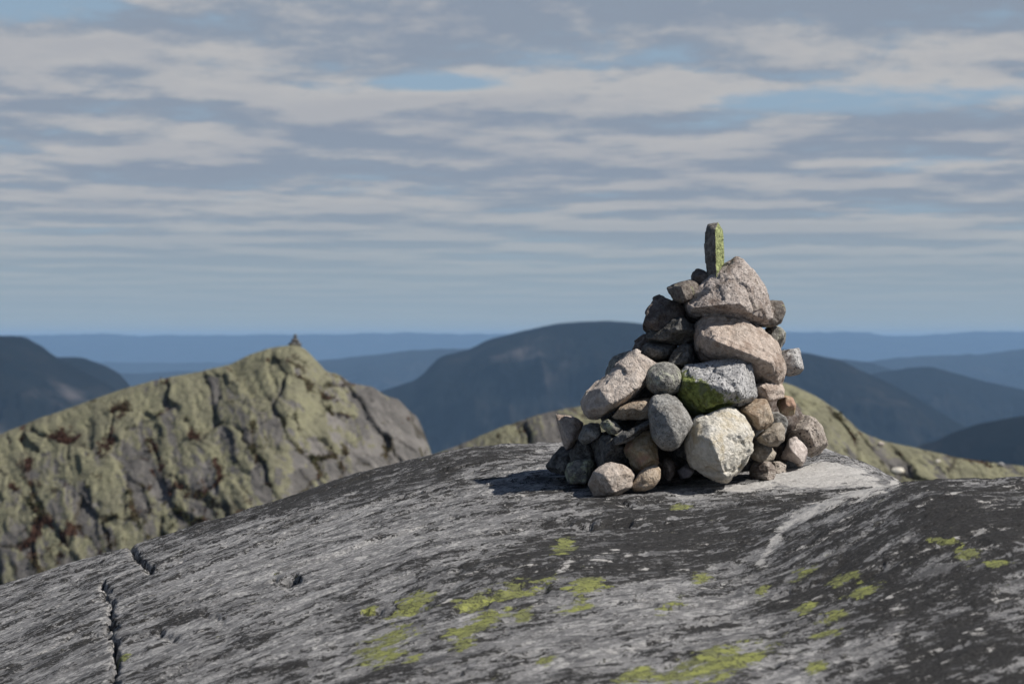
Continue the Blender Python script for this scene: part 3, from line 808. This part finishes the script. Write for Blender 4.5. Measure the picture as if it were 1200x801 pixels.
# ------------------------------------------------------------------ rocky hills across the gap
def hill(name, crest, D, sig, slope, drop, back, nU, nV, spread, mat, seed, rough):
    """a ridge with the crest line given, falling towards the viewer and behind"""
    fall = drop * F / D
    crest = list(crest)
    if crest[0][0] < 0:                    # beyond the picture the ridge runs out into the valley
        crest = [(crest[0][0] - 420, crest[0][1] + fall), (crest[0][0] - 200, crest[0][1] + 0.35 * fall)] + crest
    if crest[-1][0] > 1200:
        crest = crest + [(crest[-1][0] + 200, crest[-1][1] + 0.35 * fall), (crest[-1][0] + 420, crest[-1][1] + fall)]
    cx = np.array([c[0] for c in crest], float)
    cy = np.array([c[1] for c in crest], float)
    pxs = np.linspace(cx[0], cx[-1], nU)
    vs = np.concatenate([np.linspace(-1, 0, int(nV * 0.72)), np.linspace(0, 1, nV - int(nV * 0.72) + 1)[1:]])
    U, V = np.meshgrid(pxs, vs)
    U, V = U.ravel(), V.ravel()
    x = (U - 600) / F * D
    zc = HC - (smooth_interp(cx, cy, U, sig) - 400.5) / F * D
    y0 = D + spread * fbm2(x, x * 0, 0.05 * 150 / D, 1, seed, octaves=3)
    run = drop / slope
    y = np.where(V < 0, y0 + V * run, y0 + V * back)
    tt = -np.minimum(V, 0)
    z = zc - drop * (tt ** 1.25) - np.maximum(V, 0) ** 1.5 * drop * 0.8
    return x, y, z, tt, U, V, len(pxs), len(vs)


def rocky_hill(name, crest, D, seed, scale, drop, greens, ang):
    x, y, z, tt, U, V, a, b = hill(name, crest, D, 3.2, 0.95, drop, drop * 1.2, 620, 300, 1.5, None, seed, 1)
    k = 1.0 / scale
    # steep joints that run slantwise down the slope, with worn slabs between them
    ca, sa = math.cos(math.radians(ang)), math.sin(math.radians(ang))
    u = x * ca + z * sa
    v = -x * sa + z * ca
    P3 = np.stack([x, y, z], -1)
    w = fbm(P3 * 0.30 * k, 4)

    lumps = fbm(P3 * 0.30 * k + seed, 4, gain=0.45)
    rug = fbm(np.stack([u * 1.6 * k, y * 0.8 * k, v * 0.7 * k + seed], -1), 5, gain=0.6)
    fade = 0.2 + 0.8 * sstep(0.0, 0.07, tt)
    cu, cv = (u + 0.9 * scale * w) * k, (v + 1.2 * scale * w) * k
    strata = fbm(np.stack([cu * 3.2, y * 0.3 * k, cv * 0.35 + seed], -1), 4, ridged=True, gain=0.6)
    f1, e1, t1 = facets(np.stack([cu * 0.42, cv * 0.15], -1), seed + 1)
    f2, e2, t2 = facets(np.stack([cu * 1.0 + 0.15 * rug, cv * 0.42 + 0.1 * rug], -1), seed + 2)
    f3, e3, t3 = facets(np.stack([cu * 2.4 + 0.4 * rug, cv * 1.2 + 0.3 * rug], -1), seed + 3)
    gate = sstep(-0.25, 0.15, fbm(P3 * 0.3 * k + 31, 3))
    j1 = np.exp(-(e1 / 0.05) ** 2) * sstep(-0.35, 0.0, fbm(P3 * 0.4 * k + 3, 3))
    j2 = np.exp(-(e2 / 0.06) ** 2) * gate
    off = scale * fade * (0.14 * lumps + 0.44 * f1 + 0.28 * f2 + 0.10 * f3 + 0.11 * rug + 0.16 * strata - 0.16 * j1 - 0.07 * j2)
    y = y - off * 0.8
    z = z + off * 0.45
    patch = fbm(P3 * 0.5 * k + 12, 4)
    tufts = fbm(P3 * 1.6 * k + 5, 4)
    low = sstep(0.05, 0.6, tt)
    veg = np.maximum(np.exp(-(e1 / 0.14) ** 2) * sstep(0.0, 0.22, patch + 0.16 * low - 0.10 + 0.4 * tufts), np.exp(-(e2 / 0.10) ** 2) * sstep(0.05, 0.25, patch + 0.22 * low - 0.16 + 0.4 * tufts))
    lich = greens[0] + greens[1] * sstep(0.5, 0.0, tt) + 0.75 * fbm(np.stack([u * 0.5 * k, y * 0.2 * k, v * 0.16 * k + 7], -1), 5, gain=0.6) + 0.22 * (t1 - 0.5) + 0.26 * (t2 - 0.5) + 0.3 * (t3 - 0.5) + 0.3 * strata + 0.25 * f2
    if greens[2]:
        lich = lich - greens[2] * sstep(330, 470, U)
    CL = np.clip(0.8 * j1 + 0.55 * j2 + 0.5 * sstep(0.2, 0.45, tufts) * np.exp(-(e3 / 0.1) ** 2), 0, 1)
    me = mesh_from(name, np.stack([x, y, z], -1), grid_faces(a, b))
    attr(me, 'veg', veg)
    attr(me, 'cleft', CL)
    attr(me, 'tone', 0.5 * t2 + 0.3 * t3 + 0.2 * t1)
    attr(me, 'lichen', sstep(-0.15, 0.3, lich))
    return me, (x, y, z, veg, tt, V)


m, t = new_mat('hillside_rock')
tc = t.new('ShaderNodeTexCoord').outputs['Object']
b1 = t.noise(tc, 0.5, 6, 0.65)
b2 = t.noise(tc, 2.6, 6, 0.68)
b3 = t.noise(tc, 0.18, 4, 0.6)
rock = t.mix(t.ramp(b1, 0.36, 0.64), (0.14, 0.132, 0.125), (0.225, 0.21, 0.195))
rock = t.mix(t.math('MULTIPLY', t.ramp(b2, 0.56, 0.66), 0.6), rock, (0.07, 0.065, 0.06))
rock = t.mix(t.ramp(t.attr('tone'), 0.25, 0.75), t.mix(0.45, rock, (0.07, 0.066, 0.062)), rock)
lic = t.mix(t.ramp(b1, 0.38, 0.62), (0.245, 0.236, 0.150), (0.19, 0.182, 0.124))
lic = t.mix(t.math('MULTIPLY', t.ramp(b2, 0.52, 0.64), 0.65), lic, (0.10, 0.095, 0.07))
lk = t.math('ADD', t.attr('lichen'), t.math('MULTIPLY', t.math('SUBTRACT', b2, 0.5), 2.4))
lk = t.math('ADD', lk, t.math('MULTIPLY', t.math('SUBTRACT', b1, 0.5), 1.2))
col = t.mix(t.ramp(lk, 0.35, 0.7), rock, lic)
col = t.mix(t.math('MULTIPLY', t.ramp(t.attr('cleft'), 0.3, 0.8), 0.85), col, (0.06, 0.052, 0.038))
vg = t.mix(t.ramp(b3, 0.45, 0.56), (0.065, 0.036, 0.026), (0.06, 0.052, 0.028))
vk = t.math('ADD', t.attr('veg'), t.math('MULTIPLY', t.math('SUBTRACT', b2, 0.5), 0.8))
col = t.mix(t.ramp(vk, 0.4, 0.65), col, vg)
finish(t, col, t.math('ADD', b2, t.math('MULTIPLY', b1, 0.6)), 0.35, 0.95, 0.15, 0.8)
M['hillrock'] = m

HILL_L = [(-260, 570), (-160, 552), (-60, 528), (0, 508), (40, 492), (80, 478), (140, 456), (180, 445), (230, 436), (265, 429), (290, 416), (315, 408), (345, 404), (358, 408), (372, 423),
          (384, 436), (398, 438), (412, 449), (438, 453), (452, 464), (467, 467), (480, 482), (490, 488), (500, 515), (515, 560), (530, 610), (560, 660)]
me, HL = rocky_hill('rocky_hill', HILL_L, 150.0, 2, 0.95, 19.0, (-0.08, 0.42, 0.7), 38)
link('rocky_hill', me, M['hillrock'], 'structure')
HILL_R = [(470, 545), (510, 532), (545, 519), (590, 500), (640, 484), (690, 474), (740, 458), (800, 444), (870, 438), (905, 444), (930, 452), (958, 465), (985, 483), (1008, 506), (1040, 518),
          (1080, 526), (1120, 535), (1160, 541), (1200, 546), (1300, 556), (1420, 580), (1500, 600)]
me, HR = rocky_hill('rocky_hill', HILL_R, 110.0, 5, 0.80, 12.0, (-0.08, 0.2, 0.0), 40)
link('rocky_hill', me, M['hillrock'], 'structure')

# heather and bilberry growing in the clefts: countless leaf sprigs, one mass per hill
m, t = new_mat('heather_leaves')
oi = t.attr('tint')
col = t.mix(oi, (0.068, 0.036, 0.026), (0.05, 0.052, 0.026))
finish(t, col, None, rough=0.9, spec=0.1)
M['heather'] = m


def heather(h, seed, count):
    x, y, z, veg, tt, V = h
    R = np.random.default_rng(seed)
    ok = np.where((veg > 0.55) & (V < -0.03))[0]
    ok = R.choice(ok, min(count, len(ok)), replace=False)
    n = len(ok) * 10
    c = np.repeat(np.stack([x[ok], y[ok], z[ok]], -1), 10, 0) + R.normal(size=(n, 3)) * (0.14, 0.14, 0.09) + (0, -0.06, 0.07)
    a = R.normal(size=(n, 3))
    a /= np.linalg.norm(a, axis=1)[:, None]
    b = np.cross(a, R.normal(size=(n, 3)))
    b /= np.linalg.norm(b, axis=1)[:, None]
    s = R.uniform(0.04, 0.11, n)[:, None]
    v = np.stack([c - a * s, c + b * s * 0.6, c + a * s, c - b * s * 0.6], 1).reshape(-1, 3)
    me = mesh_from('heather', v, np.arange(n * 4).reshape(-1, 4), False)
    tint = np.repeat(sstep(-0.2, 0.25, fbm(c * 0.25, 3)), 4)
    attr(me, 'tint', tint)
    return me


link('heather', heather(HL, 3, 3200), M['heather'], 'stuff')
link('heather', heather(HR, 4, 1500), M['heather'], 'stuff')


def on_hill(h, px, py, D):
    """where that direction meets the hill"""
    x, y, z = h[0], h[1], h[2]
    u = 600 + F * x / y
    v = 400.5 - F * (z - HC) / y
    i = np.argmin((u - px) ** 2 + (v - py) ** 2 + np.where(h[5] > 0.1, 1e6, 0))
    return x[i], y[i], z[i]


# the little cairn far off on the left hilltop
bx, by, bz = on_hill(HL, 345, 405, 150)
FAR = [(-0.10, 0.0, 0.13, 0.30, 0.20, 'broad bottom stone on the left side of the tiny far cairn on the hilltop'),
       (0.20, 0.05, 0.12, 0.26, 0.19, 'bottom stone on the right side of the tiny far cairn on the hilltop'),
       (0.02, 0.02, 0.36, 0.26, 0.17, 'dark middle stone of the tiny far cairn on the hilltop'),
       (0.05, 0.0, 0.60, 0.13, 0.19, 'upright top stone of the tiny far cairn on the hilltop')]
for i, (dx, dy, dz, r, hh, lab) in enumerate(FAR):
    R = np.random.default_rng(300 + i)
    q = R.normal(size=(40, 3))
    q /= np.linalg.norm(q, axis=1)[:, None]
    q = q * (r, r * 0.9, hh) + np.array((bx + dx, by + dy, bz + dz - 0.06))
    me, c = make_stone([q], 0.03, 1, 0.02, 3.0, seed=80 + i)
    link('stone', me, M['dark'], None, lab, 'stone', 'stones of the tiny far cairn', c)

# pale blocks lying on the right hill
for i, (px, py, r, lab, mt) in enumerate([(1052, 553, 0.26, 'whitish block on the right hill beside the rock crest', 'white'),
                                          (1098, 541, 0.12, 'tiny whitish block farther right on the hillside behind the swell', 'white'),
                                          (1031, 521, 0.14, 'small pinkish block high on the right hillside shoulder', 'pinkpale'),
                                          (1172, 531 + 14, 0.14, 'small pale grey block near the right picture edge on the hillside', 'granite')]):
    R = np.random.default_rng(330 + i)
    x, y, z = on_hill(HR, px, py, 110)
    q = R.normal(size=(36, 3))
    q /= np.linalg.norm(q, axis=1)[:, None]
    q = q * (r * 1.25, r, r * 0.85) + np.array((x, y - 0.1, z + r * 0.3))
    me, c = make_stone([q], 0.03, 1, 0.02, 3.0, seed=90 + i)
    link('boulder', me, M[mt], None, lab, 'boulder', None, c)

# ------------------------------------------------------------------ mountains in the haze
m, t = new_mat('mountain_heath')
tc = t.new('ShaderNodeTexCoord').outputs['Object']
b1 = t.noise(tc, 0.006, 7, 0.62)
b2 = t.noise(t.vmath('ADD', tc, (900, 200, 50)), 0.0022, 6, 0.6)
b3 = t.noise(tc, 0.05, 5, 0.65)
col = t.mix(t.ramp(b1, 0.38, 0.62), (0.004, 0.005, 0.005), (0.010, 0.010, 0.0095))  # near-black base: cloud shadow over the fells is folded into this colour
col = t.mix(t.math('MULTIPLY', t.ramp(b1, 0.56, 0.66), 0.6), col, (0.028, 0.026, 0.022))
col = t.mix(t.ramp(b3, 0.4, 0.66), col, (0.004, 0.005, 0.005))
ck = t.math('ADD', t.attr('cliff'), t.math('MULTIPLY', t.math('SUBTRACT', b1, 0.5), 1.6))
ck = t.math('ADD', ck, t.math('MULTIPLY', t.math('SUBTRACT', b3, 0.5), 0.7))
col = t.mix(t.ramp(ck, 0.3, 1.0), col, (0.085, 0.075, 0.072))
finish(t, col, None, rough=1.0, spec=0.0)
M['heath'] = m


def mountain(crest, D, seed, slope, drop, sig, nU=420, nV=150, rug=1.0, cliffs=(), back=None, lump=0.06):
    x, y, z, tt, U, V, a, b = hill('', crest, D, sig, slope, drop, back or drop / slope, nU, nV, D * 0.02, None, seed, 1)
    s = drop
    q = np.stack([x, y, z * 1.5], -1) / s
    big = fbm(q * 2.2 + seed, 5, ridged=True, gain=0.5)
    small = fbm(q * 9 + seed, 5, gain=0.55)
    f = sstep(0, 0.22, np.abs(V))
    mid = fbm(np.stack([x / s * 7, z * 0 + seed, V * 3.0], -1), 5, ridged=True, gain=0.55)
    crest_n = fbm(np.stack([x / s * 6, z * 0 + seed * 2.1, V * 6], -1), 5, gain=0.6)
    z = z + crest_n * D / F * 2.6 * (1 - f)
    off = s * rug * (0.15 * big * f + 0.06 * mid * f + 0.03 * small * (0.25 + 0.75 * f))
    y = y - off
    z = z + off * 0.35
    PXm = 600 + F * x / y
    PYm = 400.5 - F * (z - HC) / y
    cl = 0.35 * small + 0.35 * (mid - 0.3) + 0.25 * fbm(q * 4 + 7, 4)
    for (px, py, rx, ry, am) in cliffs:
        cl += 0.6 * am * np.exp(-(((PXm - px) / rx) ** 2 + ((PYm - py) / ry) ** 2))
    me = mesh_from('mountain', np.stack([x, y, z], -1), grid_faces(a, b))
    attr(me, 'cliff', cl)
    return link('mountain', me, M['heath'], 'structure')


# the big fell in the middle
mountain([(300, 520), (380, 480), (420, 466), (452, 456), (490, 444), (505, 428), (515, 418), (550, 409), (572, 397), (600, 390), (640, 380), (680, 376.5), (720, 376.5), (760, 380), (800, 386),
          (860, 398), (920, 409), (945, 413), (985, 422), (1010, 434), (1040, 448), (1080, 470), (1130, 500), (1200, 540)], 4200, 3, 0.62, 620, 5,
         cliffs=[(575, 425, 26, 16, 0.55), (615, 412, 24, 8, 0.6), (640, 440, 34, 22, 0.6), (665, 430, 20, 26, 0.45), (600, 470, 40, 14, 0.2), (520, 480, 40, 14, 0.2)])
# its right shoulder, a little farther
mountain([(900, 470), (960, 452), (1005, 442), (1030, 436), (1060, 431.5), (1085, 429.5), (1110, 436), (1150, 447), (1200, 456), (1280, 470), (1400, 500)], 5600, 6, 0.6, 700, 5,
         cliffs=[(1095, 450, 40, 6, 0.4), (1110, 490, 20, 8, 0.2)])
# the dark near hill at the right
mountain([(980, 580), (1040, 548), (1090, 522), (1120, 506), (1150, 496), (1200, 488), (1260, 482), (1340, 480), (1450, 500)], 2300, 9, 0.6, 420, 6)
# left group
mountain([(-400, 430), (-250, 398), (-120, 385), (-60, 388), (-10, 394), (18, 394.5), (34, 402), (46, 412), (70, 424), (110, 445), (150, 470), (220, 510), (320, 560)], 3300, 12, 0.6, 560, 4,
         cliffs=[(10, 450, 40, 12, 0.3), (60, 460, 40, 12, 0.35), (5, 475, 14, 8, 0.6), (90, 462, 22, 6, 0.6), (100, 440, 40, 10, 0.25)])
mountain([(-60, 450), (0, 430), (40, 419), (62, 417), (92, 418), (112, 425), (132, 435), (146, 450), (170, 475), (220, 520)], 3900, 14, 0.7, 560, 4)
# middle ranges
mountain([(-100, 440), (100, 438), (250, 434), (330, 428), (380, 422), (420, 417), (480, 410.5), (540, 408), (600, 412), (700, 420), (800, 440)], 9500, 17, 0.4, 900, 6, cliffs=[(440, 430, 70, 8, 0.25)])
mountain([(880, 440), (960, 430), (1040, 421), (1080, 417.5), (1110, 416), (1150, 415), (1200, 409), (1260, 405), (1400, 415)], 10500, 19, 0.4, 900, 5)
mountain([(850, 440), (940, 420), (990, 421), (1020, 425), (1060, 436), (1120, 460)], 7600, 20, 0.4, 800, 4)
mountain([(-300, 425), (-100, 420), (100, 424), (200, 425), (300, 424), (420, 428), (600, 440)], 14000, 21, 0.3, 900, 8)
# far skyline
mountain([(-500, 388), (-250, 390), (-100, 392), (20, 392.5), (60, 392.5), (100, 391.5), (125, 391), (150, 393), (250, 393), (330, 391.5), (400, 391.5), (450, 390), (490, 389), (510, 391),
          (600, 391.5), (700, 391), (800, 392), (900, 389.5), (1000, 389), (1025, 390), (1035, 393), (1090, 393), (1110, 390.5), (1150, 388), (1200, 388.5), (1300, 388), (1700, 390)], 20000, 23, 0.35, 1000, 4,
         nU=700, rug=0.5)

# valley floor, out to the horizon
g = np.concatenate([-np.geomspace(60000, 200, 60), np.geomspace(200, 60000, 60)])
gx, gy = np.meshgrid(g, g)
gx, gy = gx.ravel(), gy.ravel()
gz = -1050 + 180 * fbm2(gx, gy, 1 / 2500.0, 1 / 2500.0, 4, octaves=4) - (np.hypot(gx, gy) / 60000) ** 2 * 80
# the mountain one stands on
gz = np.maximum(gz, -24 - 0.62 * np.maximum(0, np.hypot(gx, gy - 60) - 130))
me = mesh_from('terrain', np.stack([gx, gy, gz], -1), grid_faces(len(g), len(g)))
attr(me, 'cliff', np.zeros(len(gx)))
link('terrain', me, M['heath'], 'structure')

# ------------------------------------------------------------------ the air
hz = bpy.data.meshes.new('haze')
bm = bmesh.new()
bmesh.ops.create_cube(bm, size=1.0)
for v in bm.verts:
    v.co = ((-61000 if v.co.x < 0 else 61000), (-61000 if v.co.y < 0 else 61000), (-1500 if v.co.z < 0 else 106))
bm.to_mesh(hz)
bm.free()
m = bpy.data.materials.new('haze')
m.use_nodes = True
m.node_tree.nodes.clear()
t = NT(m.node_tree)
pv = t.new('ShaderNodeVolumePrincipled')
pv.inputs['Color'].default_value = (0.40, 0.645, 0.98, 1)
pv.inputs['Density'].default_value = 6.2e-5
o = t.new('ShaderNodeOutputMaterial')
t.l.new(pv.outputs[0], o.inputs['Volume'])
link('haze', hz, m, 'stuff')

# ------------------------------------------------------------------ sun and sky
SUN_EL = math.radians(46)
SUN_AZ = math.atan2(0.95, -0.31)        # clockwise from +Y
sv = Vector((math.sin(SUN_AZ) * math.cos(SUN_EL), math.cos(SUN_AZ) * math.cos(SUN_EL), math.sin(SUN_EL)))
ld = bpy.data.lights.new('sun', 'SUN')
ld.energy = 5.0
ld.angle = math.radians(0.5)
ld.color = (1.0, 0.955, 0.89)
lo = bpy.data.objects.new('sun', ld)
COL.objects.link(lo)
lo.rotation_euler = sv.to_track_quat('Z', 'Y').to_euler()

world = bpy.data.worlds.new('World')
scene.world = world
world.use_nodes = True
t = NT(world.node_tree)
t.n.clear()
sky = t.new('ShaderNodeTexSky', dict(sky_type='NISHITA', sun_disc=False, sun_elevation=SUN_EL, sun_rotation=SUN_AZ, altitude=900.0, air_density=1.0, dust_density=0.6, ozone_density=1.4))
dirv = t.new('ShaderNodeTexCoord').outputs['Generated']
sx = t.new('ShaderNodeSeparateXYZ')
t.set(sx, 'Vector', dirv)
dz = t.math('MAXIMUM', sx.outputs['Z'], 0.0)
up = t.math('ADD', dz, 0.045)


azm = t.math('ARCTAN2', sx.outputs['X'], sx.outputs['Y'])


def dens(shift, detail=9):
    """cloud sheet seen from below: rows close up towards the horizon"""
    w = t.math('ADD', up, t.math('MULTIPLY', t.math('MULTIPLY', up, up), shift))
    iw = t.math('DIVIDE', 1.0, w)

    def pos(kx, ky, ox, oy, oz=0.0):
        cb = t.new('ShaderNodeCombineXYZ')
        t.set(cb, 'X', t.math('ADD', t.math('MULTIPLY', azm, kx), ox))
        t.set(cb, 'Y', t.math('ADD', t.math('MULTIPLY', iw, ky), oy))
        cb.inputs['Z'].default_value = oz
        return cb.outputs[0]
    a = t.noise(pos(13, 1.5, 4.3, 2.1), 1.0, detail, 0.56)
    b = t.noise(pos(5.5, 0.5, 1.3, 7.7), 1.0, 3, 0.5)
    c = t.noise(pos(36, 2.9, 8.3, 1.9, 3.0), 1.0, 8, 0.66)
    d = t.math('ADD', t.math('MULTIPLY', a, 0.62), t.math('MULTIPLY', b, 0.56))
    return t.math('ADD', d, t.math('MULTIPLY', c, 0.26))


d0 = dens(0.0)
d1 = dens(0.45)
# broad openings of clear sky
gap = 0.0
azi = t.math('DIVIDE', sx.outputs['X'], t.math('MAXIMUM', sx.outputs['Y'], 0.05))
front_sky = t.ramp(sx.outputs['Y'], 0.0, 0.3)
for (px, py, rx, ry, am) in [(20, 10, 130, 26, 0.16), (520, 100, 75, 11, 0.22), (1070, 120, 190, 22, 0.24), (830, 125, 110, 14, 0.07), (1130, 195, 140, 12, 0.10), (150, 268, 160, 10, 0.06)]:
    u0, v0 = (px - 600) / F, (400.5 - py) / F
    a = t.math('DIVIDE', t.math('SUBTRACT', azi, u0), rx / F)
    b = t.math('DIVIDE', t.math('SUBTRACT', dz, v0), ry / F)
    e = t.math('EXPONENT', t.math('MULTIPLY', t.math('ADD', t.math('MULTIPLY', a, a), t.math('MULTIPLY', b, b)), -1.0))
    e = t.math('MULTIPLY', t.math('MULTIPLY', e, am * 1.5), front_sky)
    gap = t.math('ADD', e, gap)
c0 = t.math('SUBTRACT', d0, gap)
cover = t.ramp(c0, 0.49, 0.67)
thick = t.ramp(c0, 0.64, 0.84)
lit = t.math('MULTIPLY', t.math('SUBTRACT', d0, d1), 9.0)
# long banks that catch more sun, and shaded bases between them
for (px, py, rx, ry, am) in [(60, 80, 190, 22, 0.85), (330, 95, 150, 14, 0.6), (200, 118, 260, 8, -0.45), (750, 70, 260, 16, 0.45), (1090, 55, 150, 14, 0.35), (880, 12, 300, 16, -0.30), (1120, 22, 90, 12, -0.5),
                             (400, 190, 210, 9, -0.55), (250, 172, 160, 7, 0.3), (560, 176, 120, 8, 0.35), (640, 145, 130, 10, 0.35), (890, 208, 130, 14, 0.40), (860, 140, 90, 10, 0.4), (1060, 165, 160, 12, -0.35),
                             (20, 270, 90, 14, 0.5), (450, 265, 60, 6, 0.55), (270, 233, 80, 4, 0.4), (730, 245, 110, 6, 0.35), (1060, 270, 150, 7, 0.5), (1000, 240, 220, 6, -0.25), (700, 293, 80, 4, 0.4),
                             (440, 25, 330, 18, -0.20), (650, 0, 900, 24, -0.35), (100, 212, 240, 16, -0.15), (700, 100, 140, 8, -0.3)]:
    wz = t.math('ADD', dz, t.math('MULTIPLY', t.math('SUBTRACT', d0, 0.6), 0.035))
    a = t.math('DIVIDE', t.math('SUBTRACT', azi, (px - 600) / F), rx / F)
    b = t.math('DIVIDE', t.math('SUBTRACT', wz, (400.5 - py) / F), ry / F)
    e = t.math('EXPONENT', t.math('MULTIPLY', t.math('ADD', t.math('MULTIPLY', a, a), t.math('MULTIPLY', b, b)), -1.0))
    lit = t.math('ADD', lit, t.math('MULTIPLY', t.math('MULTIPLY', e, am), front_sky))
lit = t.ramp(lit, -0.75, 1.0)
# clouds: warm white where the sun reaches the tops, lavender grey on the bases
ccol = t.mix(lit, (4.1, 4.75, 5.8), (8.0, 7.75, 7.6))
ccol = t.mix(t.math('MULTIPLY', thick, 0.28), ccol, (3.5, 4.0, 5.3))
skc = t.mix(t.math('MULTIPLY', t.ramp(dz, 0.35, 0.1), 0.85), sky.outputs[0], (4.7, 6.5, 8.4))
lowfade = t.ramp(dz, 0.0, 0.06)
cov = t.math('MULTIPLY', cover, t.math('ADD', t.math('MULTIPLY', lowfade, 0.55), 0.35))
cov = t.math('MULTIPLY', cov, t.ramp(dz, 0.5, 0.2))
colr = t.mix(cov, skc, ccol)
# milky band close to the horizon
colr = t.mix(t.math('MULTIPLY', t.ramp(dz, 0.075, -0.01), 0.85), colr, (5.3, 6.2, 6.3))
colr = t.mix(t.math('MULTIPLY', t.ramp(dz, 0.018, 0.001), 0.9), colr, (6.3, 7.0, 6.3))
bg = t.new('ShaderNodeBackground')
t.set(bg, 'Color', colr)
bg.inputs['Strength'].default_value = 0.06
wo = t.new('ShaderNodeOutputWorld')
t.l.new(bg.outputs[0], wo.inputs[0])
world.cycles.sampling_method = 'MANUAL'
world.cycles.sample_map_resolution = 512

# ------------------------------------------------------------------ camera and render
cd = bpy.data.cameras.new('camera')
cd.lens = 85
cd.sensor_width = 36
cd.sensor_fit = 'HORIZONTAL'
cd.clip_start = 0.1
cd.clip_end = 200000
cd.dof.use_dof = True
cd.dof.focus_distance = 11.75
cd.dof.aperture_fstop = 4.5
co = bpy.data.objects.new('camera', cd)
COL.objects.link(co)
co.location = (0, 0, HC)
co.rotation_euler = (math.radians(90), 0, 0)
scene.camera = co

scene.render.engine = 'CYCLES'
scene.cycles.use_denoising = True
scene.cycles.max_bounces = 5
scene.cycles.diffuse_bounces = 3
scene.cycles.volume_bounces = 1
scene.view_settings.view_transform = 'Standard'
scene.view_settings.look = 'None'
scene.view_settings.exposure = 0.1
scene.view_settings.gamma = 1.0
